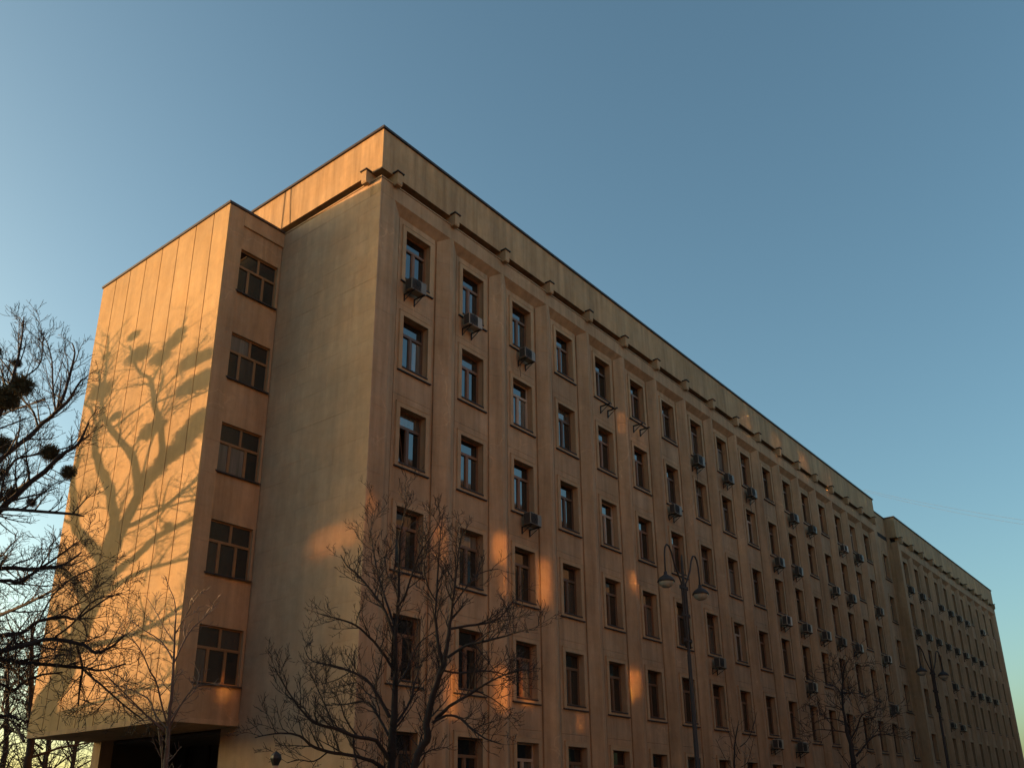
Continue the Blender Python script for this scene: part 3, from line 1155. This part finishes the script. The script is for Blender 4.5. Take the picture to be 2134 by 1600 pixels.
SD = 9.0
SHADOW = [
    ([(70, 1535, 62), (85, 1500, 58), (119, 1428, 54), (150, 1344, 48), (187, 1272, 46), (212, 1194, 40), (222, 1150, 34), (237, 1097, 24), (231, 1028, 20), (215, 990, 18),
      (203, 953, 16), (197, 928, 14), (200, 897, 12), (209, 875, 10), (214, 825, 7), (222, 760, 5), (226, 700, 4)], 0),
    ([(209, 1162, 26), (175, 1119, 22), (156, 1090, 20), (153, 1040, 16), (152, 1000, 12), (160, 965, 8), (168, 930, 5)], .3),
    ([(215, 1200, 34), (235, 1140, 32), (256, 1094, 28), (281, 1050, 26), (290, 1019, 23), (284, 981, 17), (272, 947, 15), (250, 916, 13), (231, 894, 12), (216, 866, 10), (212, 841, 8), (206, 770, 5)], -.4),
    ([(289, 1030, 24), (310, 1003, 20), (334, 969, 15), (337, 912, 14), (331, 875, 13), (322, 837, 11), (316, 791, 9), (300, 781, 6), (284, 766, 5), (270, 720, 4)], -.5),
    ([(316, 795, 7), (335, 760, 5), (360, 720, 4), (390, 660, 3)], .4),
    ([(250, 1105, 14), (280, 1090, 14), (337, 1060, 12), (412, 997, 8), (470, 950, 6)], -.8),
    ([(337, 1060, 7), (375, 1048, 6), (412, 1040, 5), (470, 1030, 4)], .5),
    ([(205, 1240, 24), (250, 1184, 20), (290, 1153, 19), (325, 1119, 18), (362, 1100, 15), (420, 1070, 10)], .6),
    ([(205, 1245, 18), (269, 1203, 14), (312, 1184, 11), (390, 1164, 9), (450, 1150, 7)], .9),
    ([(140, 1370, 22), (190, 1345, 18), (237, 1334, 16), (272, 1322, 16), (325, 1300, 14), (375, 1266, 10), (450, 1220, 7)], -.7),
    ([(294, 1325, 10), (360, 1340, 8), (430, 1335, 6)], .2),
    ([(110, 1492, 14), (178, 1469, 8), (234, 1453, 7), (281, 1440, 6), (340, 1427, 6), (420, 1420, 5)], -.5),
    ([(185, 1270, 20), (165, 1225, 16), (147, 1200, 13), (119, 1187, 11), (70, 1170, 8)], .5),
    ([(150, 1340, 16), (131, 1312, 13), (125, 1294, 10), (100, 1270, 7)], .8),
    ([(205, 900, 7), (190, 850, 6), (175, 840, 4), (168, 790, 3)], -.3),
    ([(322, 840, 6), (380, 815, 5), (440, 780, 4), (500, 740, 3)], .6),
    ([(281, 1050, 6), (330, 880, 5), (400, 830, 4), (470, 800, 4)], -.6),
    ([(231, 894, 6), (290, 850, 5), (350, 800, 4), (430, 700, 3)], .3),
]
SMIST = [(290, 738, 25), (278, 700, 13), (335, 745, 22), (362, 712, 20), (376, 692, 14), (212, 815, 25), (400, 752, 24), (425, 742, 20), (313, 897, 26), (330, 885, 18), (395, 805, 27), (425, 790, 27),
         (370, 935, 30), (395, 900, 30), (420, 870, 28), (345, 955, 24), (318, 985, 26), (300, 1005, 20), (240, 868, 13), (222, 742, 9), (350, 1095, 12)]


def shadow_tree():
    rg = random.Random(21)
    limbs = []
    for pl, k in SHADOW:
        pts, rad = [], []
        p0 = face_point(pl[0][0], pl[0][1])
        for i, q in enumerate(pl):
            P = face_point(q[0], q[1])
            a_, c_ = pl[max(i - 1, 0)], pl[min(i + 1, len(pl) - 1)]
            dv = face_point(c_[0], c_[1]) - face_point(a_[0], a_[1])
            sv = abs(dv.z) / max(dv.length, 1e-6)
            ey, ez = (face_point(q[0] + 1, q[1]) - P).length, (face_point(q[0], q[1] + 1) - P).length
            e = sv * ey / 2.45 + (1 - sv) * ez * .8
            run = (P - p0).length
            pts.append(P + TO_SUN * (SD + (k * run * .55 if i else 0) + (.25 * math.sin(run * 1.3 + k * 7) if i else 0)))
            rad.append(q[2] * e * .45)
        limbs.append((pts, rad))
    p = limbs[0][0][0]
    base = Vector((p.x - .15, p.y + .55, 0))
    limbs[0][0].insert(0, base)
    limbs[0][1].insert(0, limbs[0][1][0] * 1.35)
    mist = []
    for x, y, r in SMIST:
        P = face_point(x, y)
        e = (face_point(x, y + 1) - P).length
        mist.append((P + TO_SUN * (SD + rg.uniform(-1.5, 1.5)), r * e * .62))
    tree('mistletoe_tree', 'tall bare tree beyond the left frame edge, casting its shadow on the lit wing wall', base, limbs, rg,
         dict(levels=3, spacing=(.46, .28, .2), length=(1.7, .9, .45), up=.3, t0=.42, rmin=.0055, cap=9000), mist=mist)


shadow_tree()


# --- tree with mistletoe at the left edge
def left_tree():
    rg = random.Random(4)
    h = 30.0
    L = [
        limb([(-190, 1790, 46), (-180, 1600, 42), (-165, 1400, 36), (-140, 1250, 32), (-100, 1160, 26), (-40, 1090, 20)], h),
        limb([(-60, 1115, 18), (0, 1062, 14), (47, 1019, 13), (94, 981, 12), (125, 950, 9), (162, 925, 7), (185, 880, 4)], h, -1.5),
        limb([(-90, 1150, 18), (-40, 1010, 15), (0, 959, 12), (40, 925, 11), (62, 909, 11), (90, 880, 10), (116, 859, 9), (135, 815, 7), (147, 775, 6), (156, 735, 4), (150, 715, 3)], h, 1.5),
        limb([(62, 909, 8), (100, 872, 7), (140, 838, 6), (160, 805, 5), (172, 790, 4)], h + .7, -1),
        limb([(-110, 1170, 20), (-70, 1000, 14), (-20, 900, 11), (10, 840, 9), (26, 790, 8), (38, 745, 6), (46, 700, 4), (50, 660, 3)], h, 1.0),
        limb([(26, 800, 5), (60, 780, 4), (85, 755, 3), (90, 700, 2)], h + .8, .5),
        limb([(116, 859, 5), (110, 800, 4), (108, 750, 3), (96, 710, 2.5), (82, 690, 2)], h + 1.2, .5),
        limb([(80, 895, 6), (70, 860, 5), (45, 830, 5), (20, 800, 4), (-10, 775, 3)], h + 1, 1),
        limb([(-120, 1200, 18), (-50, 1080, 10), (0, 1062, 9), (60, 1064, 8), (137, 1069, 7), (175, 1075, 4)], h, -2.5),
        limb([(-60, 1060, 9), (0, 1000, 7), (30, 960, 6), (60, 950, 5), (110, 940, 4), (150, 930, 3)], h, 2),
    ]
    mist = []
    for x, y, r, dh in ((46, 804, 24, .5), (8, 830, 27, .3), (35, 757, 10, .8), (104, 944, 18, -.6), (142, 985, 15, -1), (25, 1028, 14, 1.0),
                        (66, 1047, 10, -.6), (8, 985, 10, 1)):
        p = at(x, y, h + dh)
        mist.append((p, px2m(p, r)))
    b0 = at(-190, 1790, h)
    tree('mistletoe_tree', 'bare tree hung with round mistletoe clumps at the left edge, reaching above the roof edge', (b0.x, b0.y, 0),
         [([Vector((b0.x, b0.y, 0))] + L[0][0], [L[0][1][0] * 1.15] + L[0][1])] + L[1:], rg,
         dict(levels=3, spacing=(.34, .2, .11), length=(1.6, .7, .28), up=.45, t0=.15, rmin=.0075, cap=14000, curl=.06), mist=mist)


left_tree()


# --- nearer tree whose lower branches sweep in from the left in front of the lit wall
def sweeping_tree():
    rg = random.Random(9)
    h = 25.0
    L = [
        limb([(-330, 1800, 60), (-320, 1600, 54), (-310, 1450, 48), (-300, 1300, 42), (-280, 1150, 36), (-270, 1000, 26)], h),
        limb([(-300, 1330, 26), (-120, 1215, 15), (0, 1184, 11), (60, 1186, 10), (113, 1181, 9), (140, 1172, 6), (170, 1150, 4)], h, .5),
        limb([(-300, 1360, 26), (-120, 1240, 13), (0, 1210, 9), (40, 1212, 9), (75, 1190, 7), (120, 1160, 5), (160, 1130, 4)], h, -1),
        limb([(-305, 1400, 28), (-100, 1345, 14), (0, 1323, 11), (45, 1318, 10), (81, 1294, 9), (131, 1284, 8), (155, 1290, 7), (180, 1275, 5), (225, 1245, 4), (255, 1235, 3)], h, -.5),
        limb([(-305, 1430, 28), (-100, 1385, 14), (0, 1357, 12), (50, 1345, 11), (110, 1331, 10), (175, 1344, 9), (200, 1360, 8), (235, 1345, 5), (262, 1320, 4)], h, -1.5),
        limb([(-308, 1460, 28), (-100, 1390, 12), (0, 1374, 10), (50, 1380, 10), (106, 1385, 9), (172, 1391, 8), (215, 1396, 5), (262, 1382, 4)], h, .8),
        limb([(172, 1391, 7), (190, 1410, 6), (215, 1430, 5), (260, 1470, 4), (300, 1500, 3)], h + .8, -.5),
        limb([(160, 1345, 6), (172, 1391, 6), (166, 1430, 5), (163, 1470, 4)], h + .4, .2),
        limb([(-100, 1440, 10), (0, 1425, 8), (25, 1440, 8), (50, 1420, 7), (90, 1405, 5), (130, 1400, 4)], h, .6),
        limb([(-310, 1500, 24), (-80, 1490, 11), (0, 1492, 8), (22, 1490, 8), (40, 1500, 5)], h, -.5),
        limb([(110, 1331, 5), (150, 1300, 5), (190, 1255, 4), (230, 1240, 3)], h - .8, -1),
        limb([(81, 1294, 5), (110, 1240, 4), (150, 1205, 4), (200, 1180, 3)], h - .4, .5),
    ]
    b0 = at(-330, 1800, h)
    tree('spreading_tree', 'bare tree sweeping long low branches across the lower left of the lit wing wall', (b0.x, b0.y, 0),
         [([Vector((b0.x, b0.y, 0))] + L[0][0], [L[0][1][0] * 1.1] + L[0][1])] + L[1:], rg,
         dict(levels=3, spacing=(.20, .15, .11), length=(1.3, .65, .30), up=.12, t0=.25, rmin=.0068, cap=14000, angle=(25, 65), wiggle=.24))


sweeping_tree()


# --- trees farther back on the left, seen below and beside the wing
def back_trees():
    specs = [(55, 17, 1300, 45, 'bare tree seen under the wing, thicker dark trunk at the lower left corner', 3),
             (92, 11, 1400, 50, 'thinner bare tree under the wing overhang, beside the thicker trunk', 5),
             (5, 12, 1330, 56, 'bare tree at the lower left corner, leftmost of the trunks behind the wing', 6),
             (150, 9, 1500, 62, 'low bare tree seen through the gap under the wing beside the stone pier', 7)]
    for x, w, ytop, h, lab, sd_ in specs:
        rg = random.Random(sd_)
        p0 = at(x, 1600, h)
        base = Vector((p0.x + .2, p0.y, 0))
        r = px2m(p0, w) / 2
        top = at(x + 12, ytop, h)
        mid = at(x + 9, 1545, h)
        L = [([base, p0, mid, top], [r * 1.15, r, r * .9, r * .35])]
        for k in range(9):
            f = .25 + .08 * k
            s = base.lerp(top, f)
            a = rg.uniform(0, 6.28)
            ln = rg.uniform(2.5, 4.5) * (1.2 - f * .5)
            d = Vector((math.cos(a), math.sin(a), rg.uniform(.15, .8)))
            L.append(([s, s + d * ln * .35 + Vector((0, 0, .1)), s + d * ln * .7, s + d * ln + Vector((0, 0, .5))], [r * .42, r * .3, r * .2, r * .1]))
        tree('bare_tree', lab, base, L, rg, dict(levels=3, spacing=(.55, .4, .3), length=(2.2, 1.1, .5), up=.2, t0=.1, rmin=.012, cap=6000, wiggle=.25), group='bare trees behind the wing')


back_trees()


# --- pollarded street tree in front of the near corner: two stems
def c5(u, v, w):
    return (500 + u / 3.0486, 1100 + v / 3.0486, w / 3.0486)


def front_trees():
    rg = random.Random(14)
    h = 19.0
    kw = dict(levels=3, spacing=(.19, .125, .085), length=(.9, .44, .19), up=.42, t0=.2, rmin=.0052, cap=18000, angle=(28, 60), wiggle=.18, curl=.05)
    R = [
        [(1060, 1900, 66), (1105, 1530, 58), (1150, 1400, 56), (1195, 1320, 60), (1185, 1240, 52), (1220, 1080, 48), (1265, 940, 46), (1300, 850, 42)],
        [(1290, 870, 34), (1262, 760, 26), (1242, 560, 22), (1250, 420, 18), (1262, 200, 14), (1275, 20, 9), (1290, -80, 6)],
        [(1300, 850, 36), (1320, 720, 30), (1340, 560, 26), (1352, 450, 20), (1375, 280, 14), (1395, 120, 9), (1420, 0, 6)],
        [(1190, 1260, 30), (1205, 1130, 26), (1245, 1000, 20), (1280, 880, 14)],
        [(1245, 1215, 30), (1330, 1130, 24), (1450, 1060, 20), (1560, 990, 16), (1680, 930, 10), (1790, 900, 6)],
        [(1225, 1235, 24), (1310, 1190, 18), (1400, 1205, 17), (1480, 1280, 15), (1560, 1335, 12), (1660, 1370, 8)],
        [(1320, 820, 22), (1440, 745, 20), (1570, 715, 18), (1700, 680, 14), (1800, 650, 10), (1890, 645, 6)],
        [(1340, 640, 20), (1450, 620, 18), (1600, 595, 15), (1680, 540, 10), (1740, 450, 6)],
        [(1350, 500, 14), (1420, 400, 11), (1520, 290, 9), (1640, 260, 6)],
        [(1280, 900, 18), (1400, 920, 15), (1550, 905, 13), (1680, 930, 9), (1760, 1000, 5)],
        [(1500, 1030, 10), (1600, 1080, 8), (1700, 1150, 5)],
        [(1250, 470, 12), (1200, 380, 10), (1170, 250, 8), (1190, 130, 5)],
    ]
    Lm = [limb([c5(*q) for q in pl], h - .3, s) for pl, s in zip(R, (0, .3, -.3, .2, -.9, -.6, -1.2, .8, .6, .9, .5, -.5))]
    b0 = Lm[0][0][0]
    base = Vector((b0.x, b0.y, 0))
    Lm[0] = ([base] + Lm[0][0], [Lm[0][1][0] * 1.2] + Lm[0][1])
    tree('street_tree', 'bare street tree with a leaning forked trunk, in front of the second window column', base, Lm, rg, kw)
    rg = random.Random(15)
    A = [
        [(950, 1900, 72), (962, 1500, 64), (975, 1250, 58), (985, 1050, 46), (990, 850, 34), (990, 650, 28), (1005, 450, 22), (1012, 250, 16), (1010, 80, 11), (1040, -60, 8), (1060, -200, 6), (1075, -280, 4)],
        [(955, 1480, 36), (860, 1350, 30), (720, 1320, 27), (600, 1270, 24), (480, 1240, 20), (400, 1165, 16), (330, 1075, 12), (220, 890, 7)],
        [(950, 1560, 34), (840, 1480, 28), (700, 1440, 25), (560, 1420, 24), (470, 1390, 22), (380, 1320, 17), (290, 1300, 14), (180, 1310, 10), (95, 1330, 7)],
        [(950, 1200, 30), (880, 1070, 26), (800, 960, 22), (700, 910, 18), (620, 880, 15), (520, 860, 11), (440, 830, 8), (410, 760, 5)],
        [(975, 900, 22), (900, 780, 20), (820, 690, 17), (740, 620, 15), (640, 580, 12), (560, 560, 9), (490, 540, 5)],
        [(985, 700, 24), (930, 540, 22), (880, 460, 20), (810, 370, 17), (740, 290, 14), (680, 240, 10), (640, 170, 6)],
        [(980, 620, 18), (930, 470, 16), (885, 320, 13), (855, 180, 10), (830, 20, 8), (850, -60, 5), (870, -160, 4)],
        [(1000, 500, 20), (1050, 430, 18), (1090, 300, 15), (1150, 150, 12), (1210, 60, 9), (1260, -20, 6)],
        [(1005, 400, 12), (960, 340, 11), (925, 260, 9), (930, 160, 7)],
        [(975, 1250, 22), (1020, 1200, 20), (1080, 1100, 17), (1110, 980, 14), (1150, 860, 10), (1200, 800, 6)],
        [(960, 1350, 24), (900, 1230, 20), (830, 1120, 16), (760, 1100, 13), (660, 1120, 10), (580, 1110, 6)],
        [(990, 1000, 16), (1060, 900, 13), (1130, 740, 10), (1250, 650, 7)],
        [(600, 1270, 14), (560, 1170, 12), (520, 1080, 9), (440, 900, 6)],
        [(720, 1330, 16), (730, 1440, 15), (760, 1540, 12)],
        [(560, 1420, 12), (470, 1480, 10), (380, 1470, 8), (300, 1490, 5)],
        [(860, 1080, 12), (800, 1040, 10), (740, 980, 9), (640, 1010, 6)],
        [(700, 910, 10), (620, 960, 8), (520, 990, 6)],
    ]
    Lm = [limb([c5(*q) for q in pl], h + .5, s) for pl, s in zip(A, (0, -1.0, -.6, .6, -.4, .6, 1, -.6, .9, .8, 1.2, 1, .5, -.3, -.4, .8, .6))]
    b0 = Lm[0][0][0]
    base = Vector((b0.x, b0.y, 0))
    Lm[0] = ([base] + Lm[0][0], [Lm[0][1][0] * 1.2] + Lm[0][1])
    tree('street_tree', 'bare many-limbed street tree with an upright trunk, before the near corner of the facade', base, Lm, rg, kw)


front_trees()


# --- slim young tree before the wing
def c2(u, v, w):
    return (u / 3.2, 1100 + v / 3.2, w / 3.2)


def young_tree():
    rg = random.Random(31)
    h = 15.0
    A = [
        [(1085, 1900, 44), (1100, 1600, 38), (1120, 1400, 32), (1135, 1200, 28), (1148, 1050, 24), (1158, 900, 20), (1166, 700, 14), (1172, 560, 10), (1160, 470, 7), (1130, 400, 5), (1100, 320, 4)],
        [(1120, 1320, 16), (1080, 1180, 14), (1040, 1020, 13), (1000, 950, 11), (930, 800, 9), (850, 725, 7), (760, 690, 4)],
        [(1158, 890, 14), (1110, 800, 12), (1050, 735, 10), (960, 680, 8), (880, 620, 6), (850, 590, 4)],
        [(1160, 900, 13), (1230, 750, 11), (1290, 660, 9), (1360, 600, 7), (1440, 510, 4)],
        [(1130, 1330, 14), (1200, 1190, 11), (1290, 1070, 9), (1400, 1040, 7), (1490, 1030, 4)],
        [(1130, 1280, 10), (1210, 1170, 8), (1300, 1080, 6), (1330, 980, 4)],
        [(1110, 1330, 14), (1040, 1250, 12), (990, 1140, 10), (880, 1080, 8), (790, 1050, 6), (690, 1020, 4)],
        [(1100, 1360, 14), (1000, 1270, 12), (890, 1160, 10), (760, 1030, 8), (690, 960, 5)],
        [(1095, 1340, 12), (920, 1200, 8), (800, 1110, 6), (700, 1080, 4)],
        [(1160, 760, 9), (1080, 640, 7), (1040, 560, 5), (985, 470, 3)],
        [(1168, 700, 8), (1230, 600, 6), (1300, 480, 4), (1350, 420, 3)],
        [(1080, 1750, 20), (1085, 1560, 16), (1065, 1400, 13), (1050, 1310, 10), (1030, 1230, 6)],
        [(1145, 1100, 8), (1100, 1050, 6), (1060, 1040, 4)],
    ]
    Lm = [limb([c2(*q) for q in pl], h, s) for pl, s in zip(A, (0, -.6, .5, .3, -.4, .6, .8, -.8, .2, .4, -.3, .1, .3))]
    b0 = Lm[0][0][0]
    base = Vector((b0.x, b0.y, 0))
    Lm[0] = ([base] + Lm[0][0], [Lm[0][1][0] * 1.2] + Lm[0][1])
    tree('young_tree', 'slim young tree with pale upright stem and thin branches below the wing corner', base, Lm, rg,
         dict(levels=2, spacing=(.16, .10), length=(.42, .17), up=.2, t0=.2, rmin=.0042, cap=5000, angle=(30, 60), wiggle=.16), bark=M_PALEBARK, twig=M_PALEBARK)


young_tree()


# --- trees before the far half of the facade
def c4(u, v, w):
    return (1640 + u / 5.927, 1330 + v / 5.927, w / 5.927)


def right_trees():
    rg = random.Random(41)
    h = 33.0
    A = [
        [(830, 1900, 90), (825, 1600, 80), (790, 1300, 60), (740, 1150, 46), (720, 1000, 40), (690, 850, 30), (685, 700, 26), (685, 560, 22), (700, 400, 16), (740, 300, 8)],
        [(735, 1160, 20), (640, 1140, 18), (540, 1130, 16), (400, 1120, 12), (300, 1145, 9), (150, 1180, 6)],
        [(722, 1040, 18), (620, 1000, 15), (500, 985, 12), (390, 1010, 7)],
        [(695, 890, 14), (600, 850, 12), (500, 830, 8), (420, 800, 5)],
        [(680, 700, 18), (630, 620, 16), (570, 580, 13), (480, 550, 9), (420, 500, 5)],
        [(686, 680, 16), (800, 665, 13), (920, 690, 9), (1000, 720, 5)],
        [(780, 1250, 26), (850, 1130, 24), (890, 1020, 20), (930, 940, 18), (1020, 900, 13), (1140, 865, 9), (1300, 820, 5)],
        [(930, 940, 12), (890, 870, 10), (860, 800, 6)],
        [(860, 1450, 30), (930, 1360, 26), (1000, 1270, 22), (1080, 1200, 17), (1160, 1180, 12), (1300, 1190, 7)],
        [(1000, 1270, 12), (1100, 1150, 10), (1180, 1060, 7), (1320, 1040, 5)],
        [(690, 600, 10), (620, 450, 8), (560, 350, 5), (480, 370, 4)],
        [(700, 420, 9), (800, 380, 7), (880, 300, 4)],
    ]
    Lm = [limb([c4(*q) for q in pl], h, s) for pl, s in zip(A, (0, -1, .8, -.5, 1, -.8, -.6, .5, .8, 1, .5, -.5))]
    b0 = Lm[0][0][0]
    base = Vector((b0.x, b0.y, 0))
    Lm[0] = ([base] + Lm[0][0], [Lm[0][1][0] * 1.15] + Lm[0][1])
    tree('street_tree', 'dim bare street tree in the shade before the far end of the near block', base, Lm, rg,
         dict(levels=3, spacing=(.28, .2, .15), length=(1.1, .5, .25), up=.35, t0=.2, rmin=.0085, cap=6000, wiggle=.2))
    rg = random.Random(43)
    p = at(1530, 1590, 27)
    base = Vector((p.x, p.y, 0))
    top = at(1540, 1500, 27)
    L = [([base, p, top], [.05, .028, .008])]
    for k in range(6):
        a = k * 2.4
        s = base.lerp(top, .6 + .045 * k)
        d = Vector((math.cos(a), math.sin(a), 1.0)) * rg.uniform(.4, .75)
        L.append(([s, s + d * .5 - Vector((0, 0, .08)), s + d + Vector((0, 0, .3))], [.012, .009, .005]))
    tree('young_tree', 'small bare sapling top at the lower edge, below the far air conditioners', base, L, rg,
         dict(levels=2, spacing=(.25, .2), length=(.5, .25), up=.4, t0=.2, rmin=.004, cap=2500, wiggle=.2))


right_trees()

# --- small post with a flared dark top at the lower edge
p = at(574, 1592, 17.0)
t = thing('garden_post', 'light wooden post with a dark flared top at the bottom edge before the end wall', 'post', (p.x, p.y, 0))
b = MB()
b.tube([(0, 0, 0), (0, 0, p.z - .02)], .055, 8)
b.build('shaft', plain('pale_post_wood', (0.42, 0.30, 0.2), .7), t)
b = MB()
b.lathe((0, 0, p.z), [(.045, -.04), (.06, 0), (.10, .1), (.085, .16), (.04, .2), (0, .23)], 7)
b.build('finial', M_STEEL, t)

# --- overhead cables across the right-hand sky
for (y0, y1, sag, lab) in ((1026, 1066, 3, 'upper of two thin overhead cables in the sky right of the roof'), (1029, 1072, 4, 'lower of two thin overhead cables in the sky right of the roof')):
    a, c = at(1800, y0 - 6, 130), at(2500, y1 + 62, 105)
    pts = []
    for i in range(25):
        f = i / 24
        q = a.lerp(c, f)
        q.z -= sag * .25 * 4 * f * (1 - f)
        pts.append(q)
    b = MB()
    b.tube([q - a for q in pts], .013, 4)
    o = b.build('overhead_cable', M_CABLE, None, a)
    o['label'] = lab
    o['category'] = 'cable'
    o['group'] = 'overhead cables'

MIRRORS = [(-8.0, 12.3, .7, 1.7), (-17.6, 12.15, .9, .9), (-16.8, 13.1, .35, .6), (-10.5, 13.0, .8, 1.1), (-10.3, 11.7, .45, .7), (-1.9, 18.25, .32, .32), (-1.75, 20.9, .3, 1.0),
           (.1, 20.9, .5, .45), (.2, 20.0, .55, .6), (-2.05, 16.9, .35, .9), (.45, 17.5, .35, .8), (-1.8, 9.2, .6, 1.2), (-1.5, 13.4, .45, .9), (-10.4, 8.1, .8, 1.4),
           (-13.0, 7.8, .7, 1.5), (-9.0, 8.3, .5, 1.2), (-5.8, 7.4, .5, .6), (-20.2, 11.9, .7, .45), (-19.9, 8.0, .5, 1.3), (-13.6, 12.5, .3, 1.5)]

# --- the house and the added block across the street, behind the camera: seen only mirrored in the windows
def opposite(name, label, x0, x1, y, hgt, mat, nwin, rows):
    t = thing(name, label, 'building', (x0, y, 0))
    b = MB()
    b.box(0, x1 - x0, -12, 0, 0, hgt)
    b.build('wall', mat, t)
    b = MB()
    b.box(-.4, x1 - x0 + .4, -12.4, .4, hgt + .002, hgt + .4)
    b.build('roof', M_CAP, t)
    for i in range(nwin):
        for r in range(rows):
            place('window', ME_OPPW, t, (3 + i * 4.4, 0, 2.2 + r * 3.6))


q = MB()
q.box(-.7, .7, 0.003, .05, 0, 1.9)
ME_OPPW = q.mesh('window', M_GLASS)
HY = -40.1
opposite('opposite_house', 'plastered house across the street throwing sunlight back from its windows', -60, 2.5, HY, 23.5, M_OPP, 0, 0)
OH = [o for o in COL.objects if o.name == 'opposite_house'][0]
mir, MN, ML, MP = newmat('coated_window_glass')
MP.inputs['Base Color'].default_value = (0.38, 0.30, 0.17, 1)
MP.inputs['Metallic'].default_value = 1.0
MP.inputs['Roughness'].default_value = 0.036
mirror_meshes = {}
for X, Z, w, h in MIRRORS:
    if (w, h) not in mirror_meshes:
        q = MB()
        q.quad((w / 2, 0, -h / 2), (-w / 2, 0, -h / 2), (-w / 2, 0, h / 2), (w / 2, 0, h / 2))
        f = MB()
        for a, b_, c, d in ((-w / 2 - .08, -w / 2, -h / 2 - .08, h / 2 + .08), (w / 2, w / 2 + .08, -h / 2 - .08, h / 2 + .08), (-w / 2, w / 2, -h / 2 - .08, -h / 2), (-w / 2, w / 2, h / 2, h / 2 + .08)):
            f.box(a, b_, -.06, .05, c, d)
        mirror_meshes[(w, h)] = (f.mesh('window', M_WOOD), q.mesh('pane', mir))
    fm, pm = mirror_meshes[(w, h)]
    wo_ = place('window', fm, OH, (X + 60, .06, Z))
    place('pane', pm, wo_)
opposite('shade_block', 'unseen tall dark block added across the street to shade the far half of the facade', 14, 140, -29, 28.5, M_BRICK, 28, 7)  # added unseen to cut sky light on the right of the facade
side = thing('glow_blocker', 'unseen dark brick house added left of the stair wing to hold back sky glow', 'building', (-46, -60, 0))  # added out of view so shadows on the wing wall stay dark
b = MB()
b.box(0, 10, 0, 54, 0, 15)
b.build('wall', M_BRICK, side)
b = MB()
b.box(-.4, 10.4, -.4, 54.4, 15.002, 15.4)
b.build('roof', M_CAP, side)
ann = thing('low_glow_blocker', 'unseen low dark brick house added beside the taller one to cut sky glow on the wing', 'building', (-62, -5.5, 0))  # added out of view to keep low western glow off the wing
b = MB()
b.box(0, 12, 0, 80, 0, 12)
b.build('wall', M_BRICK, ann)
b = MB()
b.box(-.4, 12.4, .01, 80.4, 12.002, 12.3)
b.build('roof', M_CAP, ann)

far = thing('sun_blocker', 'unseen low brick house added far up the side street to block the low sun', 'building', (-85, 100, 0))  # added in the sun's path so the foot of the wing is shaded
b = MB()
b.box(0, 90, 0, 9, 0, 10.4)
b.build('wall', M_BRICK, far)
b = MB()
b.box(-.4, 90.4, -.4, 9.4, 10.402, 10.7)
b.build('roof', M_CAP, far)
